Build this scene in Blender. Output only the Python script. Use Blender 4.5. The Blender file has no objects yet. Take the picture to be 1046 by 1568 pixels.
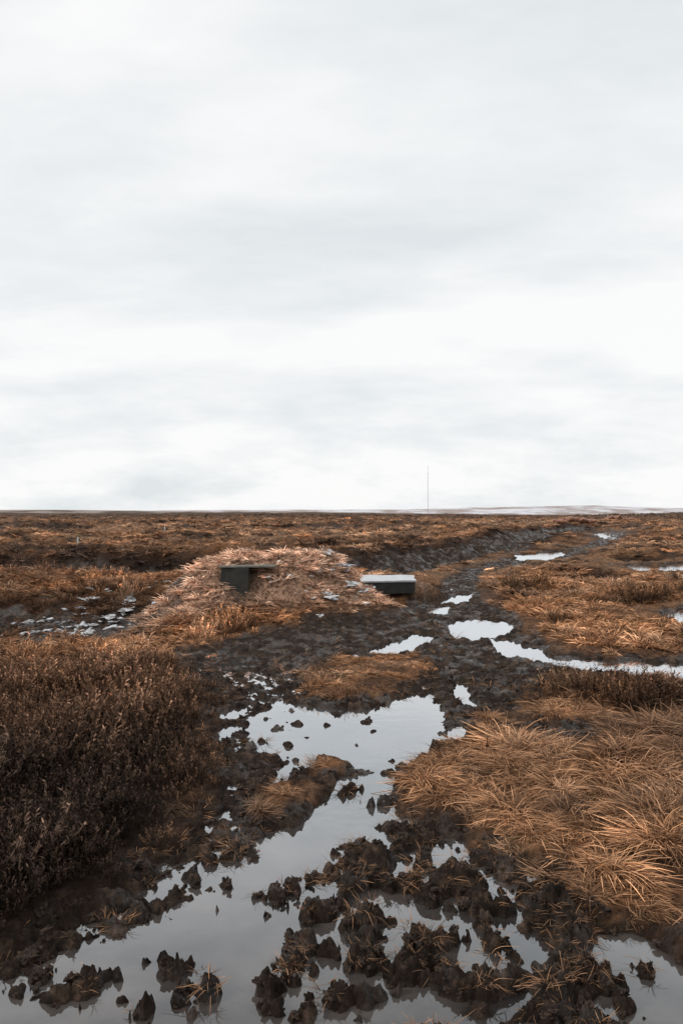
import bpy, math, random, bmesh
import numpy as np
from mathutils import Vector, Matrix
from mathutils import noise as mn
rng = np.random.default_rng(7)
random.seed(7)
scene = bpy.context.scene
F = 1219.0; CH = 1.6
def G(px, py):
    d = CH*F/(py-783.0)
    return ((px-523.0)*d/F, d)
def poly(*pts): return np.array([G(*p) for p in pts])

# ---------------------------------------------------------------- noise
_p = np.random.default_rng(3).permutation(256); P2 = np.concatenate([_p,_p])
_a = np.random.default_rng(4).random(256)*2*np.pi; GX=np.cos(_a); GY=np.sin(_a)
def pn(x, y, s=0):
    x = x + s*17.31; y = y + s*9.77
    xf = np.floor(x); yf = np.floor(y)
    xi = xf.astype(np.int64)&255; yi = yf.astype(np.int64)&255
    x = x-xf; y = y-yf
    u = x*x*x*(x*(x*6-15)+10); v = y*y*y*(y*(y*6-15)+10)
    xi1=(xi+1)&255; yi1=(yi+1)&255
    def g(a,b,dx,dy):
        h=P2[(P2[a]+b)&255]
        return GX[h]*dx+GY[h]*dy
    n00=g(xi,yi,x,y); n10=g(xi1,yi,x-1,y); n01=g(xi,yi1,x,y-1); n11=g(xi1,yi1,x-1,y-1)
    return ((n00*(1-u)+n10*u)*(1-v)+(n01*(1-u)+n11*u)*v)*1.5
def fbm(x,y,s=0,o=4,g=0.5):
    r=0; a=1; t=0
    for i in range(o):
        r = r+a*pn(x,y,s+i*3); t+=a; a*=g; x=x*2.03; y=y*2.03
    return r/t*1.4
def ss(a,b,x):
    t=np.clip((x-a)/(b-a),0,1); return t*t*(3-2*t)
def sdf(P,x,y,pad):
    out=np.full(x.shape,9.0)
    m=(x>P[:,0].min()-pad)&(x<P[:,0].max()+pad)&(y>P[:,1].min()-pad)&(y<P[:,1].max()+pad)
    if not m.any(): return out
    X=x[m]; Y=y[m]; d=np.full(X.shape,1e9); s=np.zeros(X.shape,bool)
    n=len(P)
    for i in range(n):
        ax,ay=P[i]; bx,by=P[(i+1)%n]
        ex,ey=bx-ax,by-ay; wx,wy=X-ax,Y-ay
        t=np.clip((wx*ex+wy*ey)/(ex*ex+ey*ey+1e-12),0,1)
        d=np.minimum(d,(wx-ex*t)**2+(wy-ey*t)**2)
        c=((ay>Y)!=(by>Y))&(X<(bx-ax)*(Y-ay)/(by-ay+1e-12)+ax)
        s^=c
    d=np.sqrt(d); out[m]=np.where(s,-d,d)
    return out
def segd(x,y,pts):
    d=np.full(x.shape,1e9)
    for (ax,ay),(bx,by) in zip(pts[:-1],pts[1:]):
        ex,ey=bx-ax,by-ay; t=np.clip(((x-ax)*ex+(y-ay)*ey)/(ex*ex+ey*ey),0,1)
        d=np.minimum(d,np.hypot(x-ax-ex*t,y-ay-ey*t))
    return d

# ---------------------------------------------------------------- site plan (ground outlines)
WATER=[
 poly((-100,1520),(0,1500),(75,1478),(160,1430),(245,1375),(262,1332),(330,1306),(400,1278),(470,1258),(500,1225),(530,1192),(560,1182),(598,1192),(590,1215),(600,1245),(640,1262),(720,1292),(760,1322),(830,1352),(790,1385),(835,1440),(818,1500),(790,1535),(700,1545),(600,1590),(600,1700),(-100,1700)),
 poly((905,1445),(950,1432),(1046,1475),(1130,1560),(1046,1600),(890,1540)),
 poly((385,1100),(400,1088),(440,1075),(470,1082),(520,1086),(590,1082),(618,1068),(665,1060),(680,1090),(675,1130),(640,1160),(600,1178),(560,1181),(530,1166),(480,1160),(470,1175),(420,1202),(440,1165),(400,1150),(385,1120)),
 poly((585,1003),(600,985),(640,968),(672,972),(650,987),(620,1000)),
 poly((683,955),(720,946),(760,949),(784,960),(755,976),(720,980),(690,972)),
 poly((645,918),(722,909),(718,921),(650,927)),
 poly((650,930),(690,927),(684,942),(655,942)),
 poly((748,978),(790,983),(830,998),(860,1009),(920,1010),(1046,1015),(1300,1022),(1300,1048),(1046,1044),(960,1033),(860,1024),(800,1008),(762,1000)),
 poly((1010,940),(1046,932),(1200,928),(1200,954),(1040,954)),
 poly((775,849),(864,843),(860,855),(800,861)),
 poly((905,817),(932,814),(928,823)),
 poly((955,866),(1046,861),(1200,865),(1120,883),(1000,878)),
 poly((698,1048),(716,1046),(714,1062),(728,1080),(705,1074)),
 poly((684,1113),(712,1113),(712,1130),(690,1130)),
 poly((318,1250),(350,1243),(353,1262),(325,1272)),
 poly((525,1004),(590,990),(588,1000),(545,1008)),
 poly((338,1092),(368,1084),(362,1096),(340,1102)),
 poly((335,1118),(358,1112),(352,1130),(338,1132)),
]
WETTER=poly((250,995),(330,998),(450,1003),(470,1035),(450,1080),(390,1105),(405,1160),(330,1140),(325,1090),(370,1060),(320,1030))
CHURN=[poly((440,1340),(520,1310),(560,1275),(640,1250),(720,1280),(860,1345),(850,1500),(760,1600),(420,1640),(420,1440)),
       poly((490,1225),(530,1185),(600,1185),(625,1240),(600,1268),(540,1262)),
       poly((250,1350),(330,1290),(410,1270),(400,1300),(300,1380),(200,1430))]
MUD=poly((-300,1560),(-100,1500),(0,1455),(100,1402),(200,1335),(250,1290),(310,1240),(335,1180),(325,1110),(300,1060),(245,1000),(330,985),(400,968),(440,955),(520,945),(590,938),(640,912),(680,882),(740,862),(800,850),(870,843),(915,820),(935,811),(962,815),(940,832),(880,852),(800,866),(745,882),(730,910),(795,945),(835,980),(900,1004),(1046,1008),(1300,1010),(1300,1052),(1046,1050),(880,1032),(840,1055),(815,1090),(740,1104),(722,1120),(700,1148),(650,1165),(618,1200),(630,1238),(700,1268),(770,1305),(850,1345),(905,1400),(960,1412),(1046,1440),(1250,1500),(1250,1800),(-300,1800))
MUD2=[poly((780,1110),(850,1100),(950,1112),(940,1140),(860,1150),(800,1140)),
      poly((835,1185),(862,1190),(870,1235),(840,1230)),
      poly((870,1225),(920,1235),(915,1255),(870,1245))]
GP=[poly((450,1035),(500,1015),(580,1006),(650,1003),(685,1018),(640,1048),(590,1068),(540,1076),(470,1070)),
    poly((470,1178),(490,1162),(512,1154),(545,1170),(520,1184),(480,1192)),
    poly((378,1240),(405,1205),(450,1197),(498,1210),(485,1232),(440,1248),(400,1258)),
    poly((215,1245),(300,1248),(300,1300),(230,1290)),
    poly((420,1590),(520,1555),(600,1570),(640,1620),(420,1640)),
    ]
CLODS=[(575,1318,42,.10),(610,1300,20,.06),(548,1300,20,.05),(480,1400,24,.10),(570,1412,34,.10),(560,1440,24,.08),(465,1450,28,.09),(450,1475,22,.07),
 (500,1460,20,.07),(700,1352,48,.11),(660,1375,30,.09),(735,1385,34,.10),(845,1400,46,.15),(870,1440,42,.12),(810,1375,26,.08),(265,1490,30,.08),(290,1478,16,.05),(320,1522,30,.08),
 (130,1512,34,.07),(95,1530,26,.06),(160,1500,14,.06),(225,1548,30,.08),(410,1520,26,.09),(420,1545,22,.06),(555,1475,28,.10),(620,1492,38,.10),(655,1505,24,.07),(520,1530,36,.07),(560,1530,30,.07),
 (425,1372,18,.06),(450,1360,20,.06),(480,1345,18,.05),(505,1330,14,.05),(430,1385,10,.04),(340,1262,22,.05),(372,1290,30,.07),(360,1310,22,.06),(325,1318,18,.06),(290,1335,14,.05),(345,1355,16,.04),(300,1350,16,.05),
 (640,1282,44,.08),(680,1268,30,.08),(600,1268,24,.05),(755,1448,22,.07),(700,1512,44,.08),(745,1500,28,.07),(332,1392,8,.04),(403,1400,7,.04),(516,1305,8,.04),(530,1312,9,.03),(640,1330,16,.05),(650,1320,12,.04),(740,1315,30,.06),(780,1345,24,.06),
 (270,1370,20,.05),(210,1400,22,.06),(240,1392,18,.06),(180,1420,26,.06),(60,1500,18,.05),(900,1500,40,.10),(850,1520,50,.09),(790,1470,12,.04),(985,1490,20,.05),(950,1540,26,.06),(30,1520,16,.04),
 (425,1115,13,.04),(398,1135,12,.04),(440,1140,15,.04),(455,1108,14,.03),(445,1088,12,.03),(515,1092,14,.04),(600,1165,10,.03),(470,1128,8,.03),(420,1160,16,.04),(452,1165,12,.03),(405,1100,9,.03),
 (560,1105,10,.03),(575,1120,8,.02),(545,1140,9,.02),(500,1110,9,.03)]
CLW=[]
for a,b,r,h in CLODS:
    X0,D0=G(a,b); R=r*D0/F; CLW.append((X0,D0,R,h))
    for k in range(4 if r>15 else 1):
        an=random.uniform(0,6.28); q=R*random.uniform(.7,1.7)
        CLW.append((X0+q*math.cos(an),D0+q*math.sin(an),R*random.uniform(.2,.55),h*random.uniform(.3,.6)))
DITCH=[(-9,21),(-5.5,19.5),(-2.8,20.0),(0.9,21.5),(3.0,25),(6.5,33),(13,52),(24,78)]
DITCH2=[(-30,62),(-14,70),(2,66),(12,84)]
DITCH3=[(9,26),(12,24),(17,27)]
DITCH4=[(4.3,18.6),(5.3,18.0),(6.4,18.9)]
DITCH5=[(-16,36),(-10,40),(-4,38)]
RIDGE=[(-4.4,8.9),(-3.2,9.4),(-2.6,10.3),(-2.1,11.3)]

def field(x,y):
    x=np.asarray(x,float); y=np.asarray(y,float)
    d=np.maximum(y,0.5)
    mud_s=sdf(MUD,x,y,3.0)
    ws=[sdf(P,x,y,2.0) for P in WATER]
    wmin=ws[0].copy(); widx=np.zeros(x.shape,int)
    for i,w in enumerate(ws[1:],1):
        c=w<wmin; wmin[c]=w[c]; widx[c]=i
    sc=np.clip(d/4.0,1,5)
    warp=(0.07*fbm(x*5/sc,y*5/sc,1,3)+0.05*pn(x*13/sc,y*13/sc,5))*sc
    mm=np.minimum(mud_s,9)
    for P in MUD2: mm=np.minimum(mm,sdf(P,x,y,1.5)+0.02)
    mm=np.minimum(mm,wmin-0.12*np.sqrt(sc))
    mud=1-ss(-0.14,0.16,mm+warp*2.2)
    gp=np.zeros(x.shape)
    for P in GP: gp=np.maximum(gp,1-ss(-0.10,0.06,sdf(P,x,y,1.0)+warp*1.5))
    mud=mud*(1-gp)
    off=ss(0.0,1.8,np.minimum(mm,9)); off1=ss(0.0,0.6,np.minimum(mm,9))
    hum=fbm(x*1.9,y*1.9,9,3)
    hamp=.06+.05*ss(6,12,y)
    land=0.06-.02*gp+hamp*hum*off1+0.02*pn(x*5,y*5,8)
    land=land+ss(-0.6,-2.2,x)*ss(8.0,6.8,y)*0.06*off1
    land=land+off*(ss(13.5,20,y)*(0.13*fbm(x*.45,y*.45,11,3)+0.14)+ss(18,60,y)*(0.5*fbm(x*.08,y*.08,13,3)))
    land=land+off*ss(15,35,y)*0.34*np.abs(fbm(x*.9,y*.5,17,3))
    gl=ss(-1.7,-3.0,x)*ss(8.6,11.0,y+.3*fbm(x*.9,y*.9,19,2))*ss(15.6,13.6,y+.5*fbm(x*.7,y*.7,20,2))
    land=land-gl*(0.34+.08*fbm(x*2.2,y*2.2,23,3))
    land=land+ss(-1.6,-3.2,x)*np.exp(-((y-16.0)/1.6)**2)*0.16
    rd=segd(x,y,RIDGE)
    ridge=np.exp(-(rd/0.42)**2)*(.13+.08*fbm(x*2,y*2,25,2))*ss(-4.6,-2.6,x)
    def ell(cx,cy,a,b,h,pw=1.0):
        q=((x-cx)/a)**2+((y-cy)/b)**2
        return h*np.exp(-q**pw)
    mound=ell(-1.30,12.9,1.60,1.15,.80,2.2)+ell(0.05,12.2,1.0,.7,.22,1.3)+ell(-2.45,11.9,.8,.9,.26,1.2)+ell(0.95,14.6,.95,.75,.26,2.0)
    mound=mound*(1+0.13*fbm(x*1.5,y*1.5,31,3)+.10*fbm(x*5,y*5,33,2))-ell(-1.5,11.85,.26,.30,.08)
    mound=np.maximum(mound,0)+ridge*ss(0.25,.0,mound)
    mud=mud*(1-ss(0.05,0.20,mound))
    def ditch(D,wd,dep,s):
        q=segd(x,y,D)+.5*fbm(x*.45,y*.45,s,3)
        return np.exp(-(q/wd)**2)*dep
    gul=ditch(DITCH,1.35,1.0,21)
    gul=np.maximum(gul,ditch(DITCH2,1.8,1.0,22)*.9); gul=np.maximum(gul,ditch(DITCH3,.9,.8,24))
    gul=np.maximum(gul,ditch(DITCH4,.7,.9,26)); gul=np.maximum(gul,ditch(DITCH5,1.3,.9,28))
    gul=gul*off
    qd=segd(x,y-2.2,DITCH)+.5*fbm(x*.5,y*.5,27,2)
    land=land+off*np.exp(-(qd/1.4)**2)*.45-gul*0.75
    a=x/np.maximum(y,1)
    brow=750-510*ss(-0.1,0.30,a)
    land=land-np.clip(y-brow,0,1e9)*0.014
    land=land+1.0*fbm(x*.01,y*.01,41,3)*ss(80,400,y)+.9*np.exp(-(((x-108)/32)**2+((y-235)/60)**2))
    clod=fbm(x*6.5,y*6.5,51,4,0.6)
    lvl=0.020+0*x
    wt=1-ss(-0.2,0.1,sdf(WETTER,x,y,1.0))
    lvl=lvl-0.020*wt
    lvl=lvl-0.012*ss(14,18,y)
    mudz=lvl+0.055*clod
    z=land*(1-mud)+mudz*mud
    z=z+mound
    wv=1-ss(-0.05,0.05,wmin+warp*0.8)
    bed=-0.075+0.03*clod
    z=z*(1-wv)+bed*wv
    cl=np.zeros(x.shape)
    m=(y<8)&(y>1)
    if m.any():
        X=x[m];Y=y[m];Z=z[m];C=cl[m]
        rough=fbm(X*20,Y*20,67,4,.7)
        Z=Z+(mud[m]*(1-wv[m]))*.030*rough
        wx=X+.04*fbm(X*11,Y*11,61,3,.65); wy=Y+.04*fbm(X*11,Y*11,64,3,.65)
        ch=np.zeros(X.shape)
        for P in CHURN: ch=np.maximum(ch,1-ss(-0.12,0.05,sdf(P,X,Y,.5)))
        r1=fbm(wx*4.2,wy*4.2,69,3,.55)
        rz=ss(.17,.48,r1)
        zz=-.06+ch*rz*(.11+.035*rough)
        Z=np.maximum(Z,np.where(ch>0,zz,-1)); C=np.maximum(C,ch*rz*(zz>0))
        hz=1+0.6*rough
        for cx,cy,R,h in CLW:
            k=(np.abs(X-cx)<R*1.6+.04)&(np.abs(Y-cy)<R*1.8+.04)
            if not k.any(): continue
            q=np.hypot(wx[k]-cx,(wy[k]-cy)/1.1)/(R*1.05)
            pr=np.clip(1-q**2,0,1)**0.8
            zz=-0.06+(h*0.75*hz[k]+0.06)*pr
            Z[k]=np.maximum(Z[k],zz); C[k]=np.maximum(C[k],pr)
        z[m]=Z; cl[m]=C
    sp=ss(.0,.35,fbm(x*2.6,y*2.6,73,4,.7))
    snow=np.exp(-(((x+4.3)/1.0)**2+((y-12.9)/1.0)**2)**2)+np.exp(-(((x+3.5)/.9)**2+((y-14.4)/.7)**2))*.5
    snow=np.maximum(snow,1.3*np.exp(-(((x+0.25)/.55)**2+((y-12.1)/.6)**2)))*sp
    peat=np.maximum(mud,wv)
    peat=np.maximum(peat,ss(0.3,0.7,gul))
    peat=np.maximum(peat,ss(0.35,0.8,gl*(.8+.5*fbm(x*1.5,y*1.5,29,3)))*ss(.12,.04,ridge))
    slabk=np.exp(-(((x-.68)/.78)**2+((y-13.6)/1.15)**2)**3)
    slab2=np.exp(-(((x+1.5)/.34)**2+((y-11.95)/.30)**2)**3)
    peat=np.maximum(peat,slab2*.6)
    return dict(z=z,mud=mud,wv=wv,peat=peat,wmin=wmin,widx=widx,gp=gp,cl=cl,snow=snow,mound=mound,mm=mm,gul=gul,gl=gl,hum=hum,slabk=np.maximum(slabk,slab2*.75))

def lerp(a,b,t): return a*(1-t[:,None])+b*t[:,None]
ORA=np.array([.56,.285,.143]); PAL=np.array([.79,.53,.35]); DRK=np.array([.075,.046,.034]); BRN=np.array([.22,.118,.071]); PNK=np.array([.97,.64,.46])
def tintf(x,y,f):
    n=fbm(x*.55,y*.55,81,4,.6); n2=fbm(x*1.9,y*1.9,87,3); n3=fbm(x*.05,y*.13,89,4,.6)
    c=np.tile(ORA,(x.size,1))
    c=lerp(c,BRN,ss(-0.05,0.45,n)*.8)
    c=lerp(c,PAL,ss(0.0,0.6,n2)*.4)
    c=lerp(c,BRN*.8,ss(.0,-.35,f['hum'])*.75*ss(16,8,y)+ss(.05,-.35,f['hum'])*.40*ss(8,16,y))
    far=ss(10,25,y)
    c=lerp(c,PAL*.9,far*ss(0.05,-0.3,n3)*.45)
    c=lerp(c,DRK,far*ss(0.05,0.35,n3)*.7)
    c=lerp(c,DRK,far*ss(0.12,0.32,fbm(x*.3,y*.42,93,4,.6))*.8)
    c=lerp(c,DRK,ss(.08,.4,f['gul'])*.9)
    c=lerp(c,DRK*1.4,ss(100,220,y)*.6)
    c=lerp(c,BRN*.7,ss(.2,.6,f['gl'])*.8)
    c=lerp(c,PNK,ss(.06,.3,f['mound'])*(.8+.2*ss(-.2,.3,f['hum'])))
    dl=ss(-0.3,-1.1,x)*ss(8.6,7.4,y)
    c=lerp(c,BRN*np.array([1.1,1.12,1.1]),dl*ss(.3,.1,f['mound']))
    c=lerp(c,DRK*np.array([.55,.6,.62]),ss(-0.5,-1.0,x)*ss(6.6,4.0,y)*.88)  # dark wet heather; vignette-like shade also put into the near-left colour
    return c

# ---------------------------------------------------------------- ground sheet
rows=list(np.arange(-6,1.7,0.25)); d=1.7
while d<45: rows.append(d); d*=1.0037
while d<9000: rows.append(d); d*=1.018
rows=np.array(rows)
uc=np.arange(-0.5,0.5001,0.0022)
uo=[0.5]; s=0.006
while uo[-1]<7: uo.append(uo[-1]+s); s*=1.07
uo=np.array(uo[1:])
us=np.concatenate([-uo[::-1],uc,uo])
W=np.maximum(rows,1.7)
X=(us[None,:]*W[:,None]); Y=np.repeat(rows[:,None],len(us),1)
nr,nc=X.shape
x=X.ravel(); y=Y.ravel()
fd=field(x,y)
def grid_faces(nr,nc):
    i=np.arange(nr*nc).reshape(nr,nc)
    return np.stack([i[:-1,:-1],i[:-1,1:],i[1:,1:],i[1:,:-1]],-1).reshape(-1,4)
def make_mesh(name,verts,faces,smooth=True):
    me=bpy.data.meshes.new(name)
    verts=np.asarray(verts,np.float32); faces=np.asarray(faces,np.int32)
    me.vertices.add(len(verts)); me.vertices.foreach_set('co',verts.ravel())
    k=faces.shape[1] if len(faces) else 4
    me.loops.add(faces.size); me.loops.foreach_set('vertex_index',faces.ravel())
    me.polygons.add(len(faces))
    me.polygons.foreach_set('loop_start',np.arange(0,faces.size,k,dtype=np.int32))
    me.polygons.foreach_set('use_smooth',np.full(len(faces),smooth))
    me.update(calc_edges=True); me.validate()
    return me
def attr(me,name,arr,typ='FLOAT'):
    a=me.attributes.new(name,typ,'POINT')
    key={'FLOAT':'value','FLOAT_VECTOR':'vector','INT':'value','FLOAT_COLOR':'color'}[typ]
    a.data.foreach_set(key,np.asarray(arr,np.int32 if typ=='INT' else np.float32).ravel())
def link(name,me,mat=None):
    o=bpy.data.objects.new(name,me); scene.collection.objects.link(o)
    if mat: me.materials.append(mat)
    return o

# ---------------------------------------------------------------- materials
def newmat(name):
    m=bpy.data.materials.new(name); m.use_nodes=True
    nt=m.node_tree; b=nt.nodes['Principled BSDF']
    return m,nt,b
def N(nt,t,**k):
    n=nt.nodes.new(t)
    for a,v in k.items(): setattr(n,a,v)
    return n
def mixc(nt,f,a,b,mode='MIX'):
    n=N(nt,'ShaderNodeMix',data_type='RGBA',blend_type=mode)
    for i,v in ((0,f),(6,a),(7,b)):
        if hasattr(v,'links'): nt.links.new(v,n.inputs[i])
        else: n.inputs[i].default_value=v
    return n.outputs[2]
def math_(nt,op,a,b=0.0,c=None,clamp=False):
    n=N(nt,'ShaderNodeMath',operation=op,use_clamp=clamp)
    for i,v in enumerate((a,b,c)):
        if v is None: continue
        if hasattr(v,'links'): nt.links.new(v,n.inputs[i])
        else: n.inputs[i].default_value=v
    return n.outputs[0]
def noise(nt,vec,scale,detail=4,rough=.6):
    n=N(nt,'ShaderNodeTexNoise'); n.inputs['Scale'].default_value=scale; n.inputs['Detail'].default_value=detail; n.inputs['Roughness'].default_value=rough
    if vec: nt.links.new(vec,n.inputs['Vector'])
    return n.outputs['Fac']
def ramp(nt,f,stops):
    n=N(nt,'ShaderNodeValToRGB'); e=n.color_ramp.elements
    e[0].position=stops[0][0]; e[0].color=stops[0][1]
    e[1].position=stops[1][0]; e[1].color=stops[1][1]
    for p,c in stops[2:]:
        q=e.new(p); q.color=c
    nt.links.new(f,n.inputs[0]); return n.outputs[0]

mg,nt,b=newmat('moor_ground')
geo=N(nt,'ShaderNodeNewGeometry').outputs['Position']
ap=N(nt,'ShaderNodeAttribute',attribute_name='peat').outputs['Fac']
at=N(nt,'ShaderNodeAttribute',attribute_name='tint').outputs['Color']
peat=ramp(nt,noise(nt,geo,9,6,.75),[(.34,(.013,.010,.009,1)),(.54,(.050,.034,.026,1)),(.68,(.16,.105,.075,1))])
lit=mixc(nt,1.0,at,ramp(nt,noise(nt,geo,17,6,.8),[(.38,(.06,.05,.045,1)),(.62,(.55,.52,.49,1))]),'MULTIPLY')
col=mixc(nt,ap,lit,peat); nt.links.new(col,b.inputs['Base Color'])
wetm=N(nt,'ShaderNodeMapRange'); wetm.inputs[1].default_value=.50; wetm.inputs[2].default_value=.60; nt.links.new(noise(nt,geo,3.2,5,.7),wetm.inputs[0])
wet=math_(nt,'MULTIPLY',wetm.outputs[0],ap)
nt.links.new(math_(nt,'MULTIPLY_ADD',wet,-.50,.75),b.inputs['Roughness'])
nt.links.new(math_(nt,'MULTIPLY_ADD',wet,.45,.07),b.inputs['Specular IOR Level'])
bm=N(nt,'ShaderNodeBump'); bm.inputs['Strength'].default_value=1; bm.inputs['Distance'].default_value=.03
nt.links.new(noise(nt,geo,32,7,.8),bm.inputs['Height']); nt.links.new(bm.outputs[0],b.inputs['Normal'])

mw=bpy.data.materials.new('peaty_water'); mw.use_nodes=True; nt=mw.node_tree; nt.nodes.clear()
out=N(nt,'ShaderNodeOutputMaterial'); dif=N(nt,'ShaderNodeBsdfDiffuse'); gl=N(nt,'ShaderNodeBsdfGlossy'); mx=N(nt,'ShaderNodeMixShader')
geo=N(nt,'ShaderNodeNewGeometry').outputs['Position']
nt.links.new(ramp(nt,noise(nt,geo,2.5,5,.6),[(.35,(.030,.026,.025,1)),(.7,(.11,.095,.085,1))]),dif.inputs['Color'])
gl.inputs['Color'].default_value=(.90,.925,.955,1); gl.inputs['Roughness'].default_value=.03
bm=N(nt,'ShaderNodeBump'); bm.inputs['Strength'].default_value=.15; bm.inputs['Distance'].default_value=.01
nt.links.new(noise(nt,geo,9,3,.5),bm.inputs['Height']); nt.links.new(bm.outputs[0],gl.inputs['Normal'])
lw=N(nt,'ShaderNodeLayerWeight'); mr=N(nt,'ShaderNodeMapRange'); mr.interpolation_type='LINEAR'
nt.links.new(lw.outputs['Facing'],mr.inputs[0]); lw.inputs['Blend'].default_value=.5
mr.inputs[1].default_value=.42; mr.inputs[2].default_value=.90; mr.inputs[3].default_value=.05; mr.inputs[4].default_value=.90
nt.links.new(mr.outputs[0],mx.inputs[0]); nt.links.new(dif.outputs[0],mx.inputs[1]); nt.links.new(gl.outputs[0],mx.inputs[2]); nt.links.new(mx.outputs[0],out.inputs[0])

def vegmat(name,lo,hi,straw):
    m,nt,b=newmat(name)
    t=N(nt,'ShaderNodeAttribute',attribute_name='t').outputs['Fac']
    r=N(nt,'ShaderNodeAttribute',attribute_name='r').outputs['Fac']
    ti=N(nt,'ShaderNodeAttribute',attribute_name='tint',attribute_type='INSTANCER').outputs['Color']
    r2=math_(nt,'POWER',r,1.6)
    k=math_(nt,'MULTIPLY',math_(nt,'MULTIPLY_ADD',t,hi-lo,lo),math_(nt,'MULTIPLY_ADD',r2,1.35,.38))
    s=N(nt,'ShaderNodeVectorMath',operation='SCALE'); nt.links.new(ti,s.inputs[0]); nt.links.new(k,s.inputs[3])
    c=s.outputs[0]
    if straw:
        c=mixc(nt,math_(nt,'MULTIPLY',r2,straw),c,(.58,.38,.24,1))
    nt.links.new(c,b.inputs['Base Color']); b.inputs['Roughness'].default_value=.7; b.inputs['Specular IOR Level'].default_value=.15
    return m
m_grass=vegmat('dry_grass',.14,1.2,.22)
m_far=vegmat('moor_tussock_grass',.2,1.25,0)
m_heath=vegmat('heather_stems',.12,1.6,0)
mc,nt,b=newmat('wet_peat'); geo=N(nt,'ShaderNodeNewGeometry').outputs['Position']
nt.links.new(ramp(nt,noise(nt,geo,30,5,.7),[(.35,(.011,.009,.008,1)),(.7,(.085,.052,.036,1))]),b.inputs['Base Color']); b.inputs['Roughness'].default_value=.6; b.inputs['Specular IOR Level'].default_value=.2
bm=N(nt,'ShaderNodeBump'); bm.inputs['Strength'].default_value=.9; bm.inputs['Distance'].default_value=.01
nt.links.new(noise(nt,geo,90,4,.7),bm.inputs['Height']); nt.links.new(bm.outputs[0],b.inputs['Normal'])
msn,nt,b=newmat('old_snow'); geo=N(nt,'ShaderNodeNewGeometry').outputs['Position']
nt.links.new(ramp(nt,noise(nt,geo,14,4,.7),[(.38,(.30,.28,.27,1)),(.6,(.66,.68,.71,1))]),b.inputs['Base Color']); b.inputs['Roughness'].default_value=.7

V=np.stack([x,y,fd['z']],-1); FC=grid_faces(nr,nc)
me=make_mesh('moorland_ground',V,FC)
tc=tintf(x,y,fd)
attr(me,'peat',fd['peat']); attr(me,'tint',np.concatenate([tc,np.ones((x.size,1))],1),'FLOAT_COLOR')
link('moorland_ground',me,mg)
wm=(fd['wmin']<0.45)|((fd['mud']>.3)&(y<60)&(y>1.5)&(fd['wmin']<2.0))
fm=wm[FC].any(1)
lab=fd['widx'][FC[:,0]]
def sub(name,fmask,zoff,mat,zc=None):
    f=FC[fmask]
    if len(f)==0: return
    ids,inv=np.unique(f.ravel(),return_inverse=True)
    v=V[ids].copy()
    v[:,2]=zc if zc is not None else v[:,2]+zoff
    return link(name,make_mesh(name,v,inv.reshape(-1,4)),mat)
for k in range(len(WATER)):
    sub('puddle',fm&(lab==k),0,mw,0.0)

# ---------------------------------------------------------------- vegetation sources
def strip_mesh(name,blades):
    vs=[];fs=[];ts=[];rs=[]
    for pts,ws,r in blades:
        n=len(pts); b0=len(vs)
        tan=pts[-1]-pts[0]; side=np.cross(tan,[random.uniform(-1,1),random.uniform(-1,1),.6]); side/= (np.linalg.norm(side)+1e-9)
        for i in range(n):
            vs.append(pts[i]-side*ws[i]); vs.append(pts[i]+side*ws[i]); t=i/(n-1); ts+= [t,t]; rs+=[r,r]
        for i in range(n-1): fs.append((b0+2*i,b0+2*i+1,b0+2*i+3,b0+2*i+2))
    me=make_mesh(name,vs,fs); attr(me,'t',ts); attr(me,'r',rs); return me
def grass(name,n,L0,L1,w,spread,lean0,lean1,droop,bias=(0,0),segs=4):
    bl=[]
    for i in range(n):
        a=random.uniform(0,2*math.pi); q=spread*math.sqrt(random.random())
        base=np.array([q*math.cos(a),q*math.sin(a),-0.015])
        ph=a+random.gauss(0,.9); h=np.array([math.cos(ph)+bias[0],math.sin(ph)+bias[1],0]); h/=np.linalg.norm(h)+1e-6
        L=random.uniform(L0,L1); le=random.uniform(lean0,lean1); dr=droop*random.uniform(.4,1.4)
        crv=np.array([-h[1],h[0],0])*random.gauss(0,.25)
        pts=[];ws=[]; wi=w*random.uniform(.6,1.3)
        for k in range(segs+1):
            t=k/segs
            p=base+h*L*(math.sin(le)*t+dr*.5*t*t)+crv*L*t*t
            p=p+np.array([0,0,max(L*(math.cos(le)*t-dr*.8*t*t),0.012*t)])
            pts.append(p); ws.append(wi*(1-t**2)*.5+wi*.08)
        bl.append((pts,ws,random.random()))
    return strip_mesh(name,bl)
def heather(name,ns,H,w,leaf):
    bl=[]
    for i in range(ns):
        a=random.uniform(0,6.28); q=.13*math.sqrt(random.random())
        base=np.array([q*math.cos(a),q*math.sin(a),-.02]); L=H*random.uniform(.45,1.15)
        le=random.uniform(0,.6); top=base+np.array([math.cos(a)*math.sin(le),math.sin(a)*math.sin(le),math.cos(le)])*L
        mid=(base+top)/2+np.array([random.gauss(0,.015),random.gauss(0,.015),0])
        r=random.random()
        bl.append(([base,mid,top],[w,w*.8,w*.3],r))
        for k in range(12):
            s=random.uniform(.35,1.0); p=base+(top-base)*s
            dv=np.array([random.gauss(0,1),random.gauss(0,1),random.uniform(.5,1.8)]); dv/=np.linalg.norm(dv)
            q=p+dv*leaf*random.uniform(.5,1.2)
            bl.append(([p,(p+q)/2,q],[leaf*.09,leaf*.15,leaf*.03],min(1,max(0,r+random.gauss(0,.25)))))
    me=strip_mesh(name,bl)
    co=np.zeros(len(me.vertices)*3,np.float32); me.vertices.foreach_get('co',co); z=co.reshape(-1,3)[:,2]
    me.attributes['t'].data.foreach_set('value',(np.clip(z/H,0,1)**1.6).astype(np.float32)); return me
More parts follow.
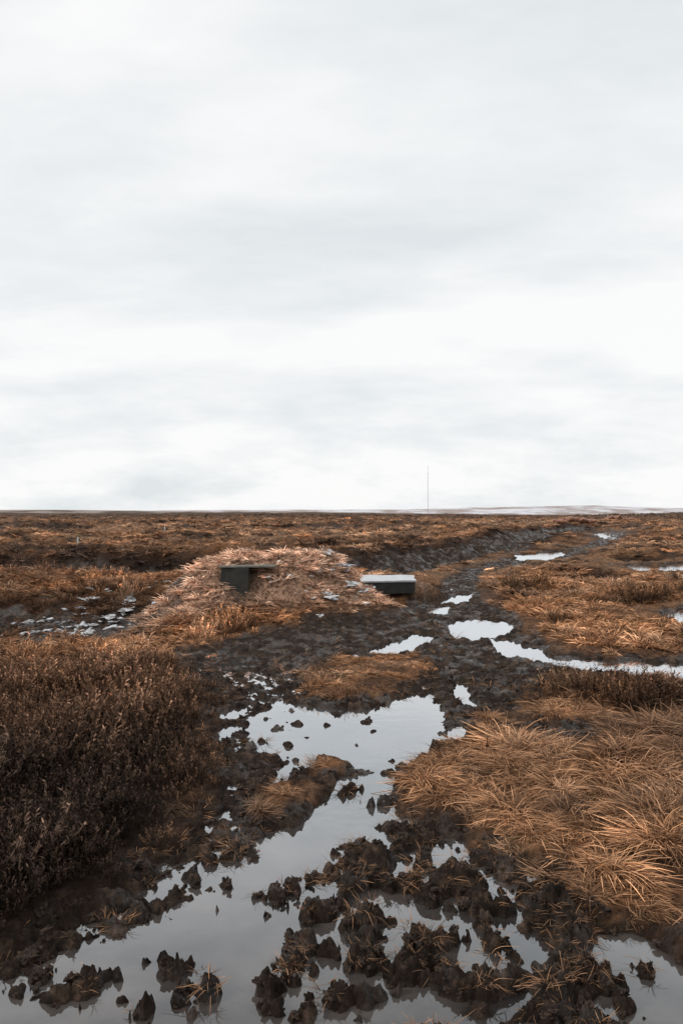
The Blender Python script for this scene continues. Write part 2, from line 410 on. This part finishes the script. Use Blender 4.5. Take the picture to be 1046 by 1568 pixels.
def coll(name,meshes,mat):
    c=bpy.data.collections.new(name)
    for m in meshes:
        m.materials.append(mat); o=bpy.data.objects.new(m.name,m); c.objects.link(o)
    return c
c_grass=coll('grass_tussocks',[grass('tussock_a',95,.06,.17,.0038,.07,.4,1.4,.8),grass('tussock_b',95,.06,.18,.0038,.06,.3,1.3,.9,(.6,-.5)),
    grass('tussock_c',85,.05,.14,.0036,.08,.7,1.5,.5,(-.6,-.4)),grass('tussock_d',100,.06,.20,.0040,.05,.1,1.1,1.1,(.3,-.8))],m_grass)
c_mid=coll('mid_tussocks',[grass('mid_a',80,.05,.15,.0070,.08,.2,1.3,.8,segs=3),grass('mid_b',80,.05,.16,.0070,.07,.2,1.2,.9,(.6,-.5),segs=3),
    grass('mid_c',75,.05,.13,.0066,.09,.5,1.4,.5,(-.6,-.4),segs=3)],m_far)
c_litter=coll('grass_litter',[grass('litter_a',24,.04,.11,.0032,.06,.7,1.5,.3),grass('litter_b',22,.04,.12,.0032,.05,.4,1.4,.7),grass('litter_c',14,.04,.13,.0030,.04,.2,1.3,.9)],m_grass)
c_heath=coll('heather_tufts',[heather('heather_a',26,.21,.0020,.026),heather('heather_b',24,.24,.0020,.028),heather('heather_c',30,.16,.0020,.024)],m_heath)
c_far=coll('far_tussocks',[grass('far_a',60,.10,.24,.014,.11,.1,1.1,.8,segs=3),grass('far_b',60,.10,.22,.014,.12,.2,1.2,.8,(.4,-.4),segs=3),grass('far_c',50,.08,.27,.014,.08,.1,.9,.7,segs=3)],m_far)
def rock(name,sub_,amp,fr,sq=.75):
    bmh=bmesh.new(); bmesh.ops.create_icosphere(bmh,subdivisions=sub_,radius=1)
    off=Vector((random.uniform(0,99),random.uniform(0,99),0))
    for v in bmh.verts:
        k=1+amp*mn.fractal(v.co*fr+off,.8,2,5); v.co*=max(k,.3); v.co.z*=sq
    me=bpy.data.meshes.new(name); bmh.to_mesh(me); bmh.free(); return me
c_clod=coll('peat_crumbs',[rock('crumb_'+c,3,.9,1.6,.6) for c in 'abcd'],mc)
c_snow=coll('snow_lumps',[rock('snow_'+c,3,.9,1.2,.22) for c in 'abc'],msn)

def gn_group(col):
    ng=bpy.data.node_groups.new('scatter_'+col.name,'GeometryNodeTree')
    ng.interface.new_socket('Geometry',in_out='INPUT',socket_type='NodeSocketGeometry'); ng.interface.new_socket('Geometry',in_out='OUTPUT',socket_type='NodeSocketGeometry')
    gi=ng.nodes.new('NodeGroupInput'); go=ng.nodes.new('NodeGroupOutput'); ip=ng.nodes.new('GeometryNodeInstanceOnPoints'); ci=ng.nodes.new('GeometryNodeCollectionInfo')
    ci.inputs['Collection'].default_value=col; ci.inputs['Separate Children'].default_value=True; ci.inputs['Reset Children'].default_value=True
    def na(n,t):
        a=ng.nodes.new('GeometryNodeInputNamedAttribute'); a.data_type=t; a.inputs[0].default_value=n
        return a.outputs[0]
    L=ng.links.new
    L(gi.outputs[0],ip.inputs['Points']); L(ci.outputs[0],ip.inputs['Instance']); ip.inputs['Pick Instance'].default_value=True
    L(na('idx','INT'),ip.inputs['Instance Index']); L(na('rot','FLOAT_VECTOR'),ip.inputs['Rotation']); L(na('scl','FLOAT_VECTOR'),ip.inputs['Scale'])
    L(ip.outputs[0],go.inputs[0]); return ng
def scatter(name,col,px,py,pz,scale,tint,tilt=.15,zs=None):
    n=len(px); me=bpy.data.meshes.new(name); me.vertices.add(n)
    me.vertices.foreach_set('co',np.stack([px,py,pz],-1).astype(np.float32).ravel())
    attr(me,'idx',rng.integers(0,len(col.objects),n),'INT')
    attr(me,'rot',np.stack([rng.normal(0,tilt,n),rng.normal(0,tilt,n),rng.random(n)*6.28],-1),'FLOAT_VECTOR')
    sc=np.stack([scale,scale,scale*(zs if zs is not None else 1)],-1)
    attr(me,'scl',sc,'FLOAT_VECTOR'); attr(me,'tint',tint,'FLOAT_VECTOR')
    o=link(name,me); md=o.modifiers.new('scatter','NODES'); md.node_group=gn_group(col); return o
def sample(d0,d1,dens,k=.52,pad=.6):
    area=k*(d1*d1-d0*d0)+2*pad*(d1-d0); n=int(area*dens)
    yy=np.sqrt(rng.random(n)*(d1*d1-d0*d0)+d0*d0); xx=(rng.random(n)*2-1)*(k*yy+pad)
    return xx,yy
def cat(l): return [np.concatenate(a) for a in zip(*l)]
GR=[];GM=[];HE=[];LI=[];CR=[];SN=[]
for d0,d1,dn,sc in ((1.5,4,210,.80),(4,6.5,135,1.0),(6.5,11,95,1.05),(11,17,70,1.15)):
    xx,yy=sample(d0,d1,dn); f=field(xx,yy)
    heath=ss(-0.25,-0.6,xx)*ss(8.6,7.4,yy)*(f['gp']<.3)
    hn=fbm(xx*.6,yy*.6,101,3); heath=np.maximum(heath,(ss(5.5,7,yy)*ss(0.12,0.32,hn))*.8)
    heath=np.maximum(heath,ss(.25,.6,f['gl'])*.4)*(f['mound']<.07)
    keep=(f['peat']<.35+.25*rng.random(len(xx)))&(f['z']>-.45)&((f['z']>.01)|(f['gl']>.2))&((yy<9)|(f['wmin']>.55))
    keeph=keep|((xx<-.3)&(f['peat']<.97)&(f['z']>.02)&(f['wmin']>.10)&(f['mm']>-.22)&(rng.random(len(xx))<.55))
    u=rng.random(len(xx))
    cov=ss(-.35,.15,f['hum']+.35*fbm(xx*4.6,yy*4.6,115,2)+.6*(f['mound']>.1))
    kg=keep&(u>heath)&(rng.random(len(xx))<.18+.82*cov); kh=keeph&(u<heath)&(rng.random(len(xx))<.4+.4*cov)&(f['slabk']<.3)
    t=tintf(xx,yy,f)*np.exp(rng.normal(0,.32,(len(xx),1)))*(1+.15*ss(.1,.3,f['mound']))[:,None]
    szg=sc*(.5+.75*cov)*(.55+.8*rng.random(len(xx)))*(1-.35*f['gp'])*(1-.35*ss(.3,0,f['mm']))*(1-.75*f['slabk'])*(1-.15*ss(.1,.3,f['mound']))
    (GR if d1<=6.5 else GM).append((xx[kg],yy[kg],f['z'][kg],szg[kg],t[kg]))
    szh=sc*(.6+.6*rng.random(len(xx)))*(1-.5*ss(.35,0,f['mm']))*(.7+.5*ss(-.4,.4,fbm(xx*1.2,yy*1.2,113,2)))*(1-.35*ss(.2,.5,f['gl']))*.9
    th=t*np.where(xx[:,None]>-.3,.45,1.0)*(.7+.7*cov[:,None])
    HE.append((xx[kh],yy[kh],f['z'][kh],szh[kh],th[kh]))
for d0,d1,dn,sc in ((1.6,4,520,.75),(4,8,170,1.0),(8,14,45,1.3)):
    xx,yy=sample(d0,d1,dn); f=field(xx,yy)
    n=fbm(xx*3,yy*3,121,3); pr=np.clip(.10+ss(-.1,.5,n)*.5,0,1)
    pr=pr*np.where((f['wmin']<0.05)&(f['cl']<.2),.15,1)+.6*(f['cl']>.35)*ss(-.2,.25,fbm(xx*2.6,yy*2.6,123,2))
    k=(f['peat']>.3)&(f['z']>.012)&(f['gl']<.3)&(rng.random(len(xx))<pr)
    t=lerp(np.tile(ORA*.95,(len(xx),1)),BRN*.6,rng.random(len(xx)))
    LI.append((xx[k],yy[k],f['z'][k],(sc*(.4+.65*rng.random(len(xx))))[k],t[k]))
for d0,d1,dn,s0 in ((1.6,4,900,.0075),(4,8,260,.011)):
    xx,yy=sample(d0,d1,dn); f=field(xx,yy)
    k=(f['peat']>.5)&(f['z']>-.008)&(rng.random(len(xx))<.3+.7*ss(-.2,.4,fbm(xx*4,yy*4,127,2)))
    CR.append((xx[k],yy[k],f['z'][k],(s0*np.exp(rng.normal(0,.5,len(xx))))[k],np.ones((k.sum(),3))))
xx,yy=sample(9.5,16,330); f=field(xx,yy); k=(rng.random(len(xx))<f['snow']*.8)
SN=(xx[k],yy[k],f['z'][k]+.03+.05*(xx[k]>-2),.023*np.exp(rng.normal(0,.55,k.sum()))*np.where(xx[k]<-2,1.3,1.2),np.ones((k.sum(),3)))
a=cat(GR); scatter('moor_grass',c_grass,*a); print('grass',len(a[0]))
a=cat(GM); scatter('tussock_grass',c_mid,*a); print('mid',len(a[0]))
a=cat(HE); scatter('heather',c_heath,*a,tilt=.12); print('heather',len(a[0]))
a=cat(LI); scatter('dead_grass',c_litter,*a,tilt=.2); print('litter',len(a[0]))
a=cat(CR); scatter('peat_clods',c_clod,*a,tilt=.6); print('clods',len(a[0]))
scatter('snow_patch',c_snow,*SN,tilt=.2)
FG=[]
for d0,d1,dn,sc in ((16,30,16,1.1),(30,60,5.5,1.5),(60,130,1.5,2.1),(130,300,.28,2.8)):
    xx,yy=sample(d0,d1,dn,.55,2); f=field(xx,yy)
    pat=ss(-.35,.45,fbm(xx*.8,yy*.8,131,3))
    k=(f['peat']<.45)&(f['wmin']>.9)&(rng.random(len(xx))<.35+.65*pat)
    t=tintf(xx,yy,f)*np.exp(rng.normal(0,.38,(len(xx),1)))*1.2
    FG.append((xx[k],yy[k],f['z'][k],(sc*(.45+.8*pat)*(.5+.8*rng.random(len(xx)))*(1-.45*ss(1.8,.3,f['mm']))*(1-.5*ss(3,1,f['wmin'])))[k],t[k]))
a=cat(FG); scatter('distant_moor_grass',c_far,*a,zs=.85); print('far',len(a[0]))

# ---------------------------------------------------------------- stone slabs
def stonemat(name,c1,c2):
    m,nt,b=newmat(name); geo=N(nt,'ShaderNodeNewGeometry').outputs['Position']
    nt.links.new(ramp(nt,noise(nt,geo,7,6,.7),[(.3,c1),(.7,c2)]),b.inputs['Base Color']); b.inputs['Roughness'].default_value=.55; b.inputs['Specular IOR Level'].default_value=.3
    bm=N(nt,'ShaderNodeBump'); bm.inputs['Strength'].default_value=.4; bm.inputs['Distance'].default_value=.01
    nt.links.new(noise(nt,geo,40,5,.7),bm.inputs['Height']); nt.links.new(bm.outputs[0],b.inputs['Normal']); return m
m_top=stonemat('pale_slab_stone',(.42,.43,.44,1),(.66,.68,.70,1)); m_side=stonemat('dark_side_stone',(.012,.013,.012,1),(.045,.045,.040,1)); m_lid=stonemat('mossy_board',(.06,.062,.05,1),(.24,.23,.20,1))  # slab bodies are much darker than their top pieces
def slab(parent,name,loc,outline,zt,thick,mat):
    """irregular flagstone from a plan outline"""
    bmh=bmesh.new(); n=len(outline); pts=[]
    for i in range(n):
        p=Vector(outline[i]); q=Vector(outline[(i+1)%n])
        for k in range(5):
            v=p.lerp(q,k/5); pts.append((v.x+random.gauss(0,.010),v.y+random.gauss(0,.010)))
    top=[bmh.verts.new((a,b,zt+random.gauss(0,.003))) for a,b in pts]; bot=[bmh.verts.new((a*.985,b*.985,zt-thick)) for a,b in pts]
    bmh.faces.new(top); bmh.faces.new(bot[::-1]); m=len(pts)
    for i in range(m): bmh.faces.new((top[i],bot[i],bot[(i+1)%m],top[(i+1)%m]))
    bmesh.ops.recalc_face_normals(bmh,faces=bmh.faces)
    me=bpy.data.meshes.new(name); bmh.to_mesh(me); bmh.free(); me.materials.append(mat)
    o=bpy.data.objects.new(name,me); scene.collection.objects.link(o); o.location=loc; o.parent=parent
    md=o.modifiers.new('bev','BEVEL'); md.width=.008; md.segments=2; md.limit_method='ANGLE'
    return o
e=bpy.data.objects.new('stone_slab',None); scene.collection.objects.link(e)
O1=[(-.40,-.72),(.58,-.58),(.60,.55),(-.68,.62)]
O1b=[(-.37,-.68),(.55,-.545),(.56,.52),(-.63,.58)]
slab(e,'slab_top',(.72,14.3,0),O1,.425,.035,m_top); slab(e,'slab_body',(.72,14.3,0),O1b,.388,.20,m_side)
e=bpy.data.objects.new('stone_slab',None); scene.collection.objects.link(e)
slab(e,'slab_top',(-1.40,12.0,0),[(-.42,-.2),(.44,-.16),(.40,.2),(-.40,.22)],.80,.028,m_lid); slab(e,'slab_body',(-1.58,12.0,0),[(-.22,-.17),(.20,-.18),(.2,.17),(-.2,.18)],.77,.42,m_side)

m_heap=stonemat('reddish_stone',(.16,.07,.045,1),(.42,.22,.15,1))
for hx,hy,D0,w,h,n in ((877,806,85,4.2,.45,30),(945,797,120,4.2,.6,22)):
    X0=(hx-523)*D0/F
    e=bpy.data.objects.new('stone_heap',None); scene.collection.objects.link(e)
    z0=float(field(np.array([X0]),np.array([float(D0)]))['z'][0])
    for i in range(n):
        u=max(-1,min(1,random.gauss(0,.5)))
        me=rock('stone_%d'%i,2,.35,1.1,.8); me.materials.append(m_heap)
        o=bpy.data.objects.new('stone_%d'%i,me); scene.collection.objects.link(o); o.parent=e
        s=random.uniform(.22,.42); o.scale=(s,s,s*.8)
        o.location=(X0+u*w*.5,D0+random.uniform(-.5,.5),z0+.4+random.uniform(0,1)*h*(1-abs(u)*.8)); o.rotation_euler=(0,0,random.uniform(0,6))
m_post=stonemat('weathered_white_post',(.4,.4,.38,1),(.6,.6,.58,1))
for px_,py_,h in ((253,822,.45),(120,847,.3),(78,791,1.1),(930,797,1.1)):
    X0,D0=G(px_,py_); z0=float(field(np.array([X0]),np.array([D0]))['z'][0])
    bmh=bmesh.new(); bmesh.ops.create_cone(bmh,segments=8,radius1=.028+D0*.0002,radius2=.024+D0*.0002,depth=h,cap_ends=True)
    bmesh.ops.create_cone(bmh,segments=8,radius1=.024+D0*.0002,radius2=.01,depth=.06,cap_ends=True,matrix=Matrix.Translation((0,0,h/2+.03)))
    me=bpy.data.meshes.new('marker_post'); bmh.to_mesh(me); bmh.free(); o=link('marker_post',me,m_post); o.location=(X0,D0,z0+h/2)

# ---------------------------------------------------------------- far hills
def hill(name,y0,y1,top,colA,colB,scale,thr):
    xs=np.linspace(-9000,9000,420); ys=np.linspace(0,1,40)
    XX,TT=np.meshgrid(xs,ys); YY=y0+(y1-y0)*TT
    a=XX/YY
    ht=top(a)*(1+.14*fbm(XX*.0015,YY*.0015,141,4))
    ZZ=-45+(ht+45)*np.sin(np.clip(TT*1.15,0,1)*np.pi/2)+1.5*fbm(XX*.004,YY*.004,147,3)
    me=make_mesh(name,np.stack([XX,YY,ZZ],-1).reshape(-1,3),grid_faces(*XX.shape))
    m,nt,b=newmat(name+'_surface'); geo=N(nt,'ShaderNodeNewGeometry').outputs['Position']
    mp=N(nt,'ShaderNodeMapping'); mp.inputs['Scale'].default_value=(scale,scale*.6,scale*10); nt.links.new(geo,mp.inputs[0])
    nt.links.new(ramp(nt,noise(nt,mp.outputs[0],1,6,.65),[(thr-.07,colA),(thr+.07,colB)]),b.inputs['Base Color']); b.inputs['Roughness'].default_value=.9; b.inputs['Specular IOR Level'].default_value=0
    link(name,me,m)
hill('snowy_hill',4200,6500,lambda a: 14+28*ss(.05,.28,a)-16*ss(.31,.43,a)+6*ss(-.25,.0,a),(.36,.30,.28,1),(.66,.65,.68,1),.005,.50)  # snow and moor tones, both hills paled in colour to suggest distant haze
hill('distant_moor',2200,3200,lambda a: 3+7*ss(-.15,-.40,a)-12*ss(-.1,.25,a),(.13,.10,.085,1),(.32,.27,.24,1),.006,.5)

m_mast,nt,b=newmat('galvanised_steel'); b.inputs['Base Color'].default_value=(.38,.39,.41,1); b.inputs['Metallic'].default_value=.2; b.inputs['Roughness'].default_value=.6
bmh=bmesh.new()
def strut(p,q,r,seg=5):
    p=Vector(p);q=Vector(q); dv=q-p; M=dv.to_track_quat('Z','Y').to_matrix().to_4x4(); M.translation=(p+q)/2
    bmesh.ops.create_cone(bmh,segments=seg,radius1=r,radius2=r,depth=dv.length,cap_ends=True,matrix=M)
H=304
L3=[(1.3*math.cos(a),1.3*math.sin(a)) for a in (.3,.3+2.094,.3+4.189)]
for lx,ly in L3: strut((lx,ly,-10),(lx,ly,H*.88),.2)
zz=0
while zz<H*.88-6:
    for j in range(3):
        p=L3[j]; q=L3[(j+1)%3]; strut((p[0],p[1],zz),(q[0],q[1],zz+5),.12,4); strut((q[0],q[1],zz),(p[0],p[1],zz+5),.12,4)
    zz+=5
strut((0,0,H*.86),(0,0,H),.6)
for zt in (80,160,250):
    for a in (.6,.6+2.094,.6+4.189): strut((0,0,zt),(zt*.8*math.cos(a),zt*.8*math.sin(a),-15),.05,4)
me=bpy.data.meshes.new('radio_mast'); bmh.to_mesh(me); bmh.free(); o=link('radio_mast',me,m_mast); o.location=(132/F*4100,4100,-64)

# ---------------------------------------------------------------- sky and light
SE=math.radians(32); AZ=math.radians(-105)
w=bpy.data.worlds.new('World'); scene.world=w; w.use_nodes=True; nt=w.node_tree
bg=nt.nodes['Background']; bg.inputs['Strength'].default_value=.1
sky=N(nt,'ShaderNodeTexSky'); sky.sky_type='NISHITA'; sky.sun_disc=False; sky.sun_elevation=SE; sky.sun_rotation=AZ
tcn=N(nt,'ShaderNodeTexCoord').outputs['Generated']
sp=N(nt,'ShaderNodeSeparateXYZ'); nt.links.new(tcn,sp.inputs[0])
zc=math_(nt,'MAXIMUM',sp.outputs[2],0.0); den=math_(nt,'ADD',zc,.16)
cb=N(nt,'ShaderNodeCombineXYZ'); nt.links.new(math_(nt,'DIVIDE',sp.outputs[0],den),cb.inputs[0]); nt.links.new(math_(nt,'DIVIDE',sp.outputs[1],den),cb.inputs[1])
mp=N(nt,'ShaderNodeMapping'); mp.inputs['Scale'].default_value=(.75,1.3,1); mp.inputs['Rotation'].default_value=(0,0,.22); mp.inputs['Location'].default_value=(5.3,2.2,0); nt.links.new(cb.outputs[0],mp.inputs[0])
n1=noise(nt,mp.outputs[0],1.0,7,.55)
mp2=N(nt,'ShaderNodeMapping'); mp2.inputs['Scale'].default_value=(5,5,15); nt.links.new(tcn,mp2.inputs[0])
n2=noise(nt,mp2.outputs[0],1.0,6,.6)
low=N(nt,'ShaderNodeMapRange'); low.inputs[1].default_value=.22; low.inputs[2].default_value=.02; nt.links.new(sp.outputs[2],low.inputs[0])
nn=N(nt,'ShaderNodeMix',data_type='FLOAT'); nt.links.new(low.outputs[0],nn.inputs[0]); nt.links.new(n1,nn.inputs[2]); nt.links.new(n2,nn.inputs[3])
hz=N(nt,'ShaderNodeMapRange'); hz.inputs[1].default_value=.50; hz.inputs[2].default_value=.0; hz.inputs[3].default_value=-.01; hz.inputs[4].default_value=.06; nt.links.new(sp.outputs[2],hz.inputs[0])
cc=ramp(nt,math_(nt,'ADD',nn.outputs[0],hz.outputs[0]),[(.38,(.765,.81,.828,1)),(.50,(.88,.90,.915,1)),(.61,(.985,.985,.985,1))])
sc=N(nt,'ShaderNodeVectorMath',operation='SCALE'); sc.inputs[3].default_value=10; nt.links.new(cc,sc.inputs[0])
nt.links.new(mixc(nt,.03,sc.outputs[0],sky.outputs[0]),bg.inputs['Color'])
sl=bpy.data.lights.new('sun','SUN'); sl.energy=1.5; sl.angle=math.radians(10); sl.color=(1,.95,.88)
so=bpy.data.objects.new('sun',sl); scene.collection.objects.link(so)
sd=Vector((math.sin(AZ)*math.cos(SE),math.cos(AZ)*math.cos(SE),math.sin(SE))); so.rotation_euler=sd.to_track_quat('Z','Y').to_euler()

cam=bpy.data.cameras.new('camera'); co=bpy.data.objects.new('camera',cam); scene.collection.objects.link(co)
cam.sensor_fit='VERTICAL'; cam.sensor_height=36; cam.sensor_width=24; cam.lens=28; cam.clip_start=.05; cam.clip_end=30000
co.location=(0,0,CH); co.rotation_euler=(math.radians(90),0,0)
scene.camera=co
scene.view_settings.view_transform='Standard'; scene.view_settings.look='None'; scene.view_settings.exposure=0
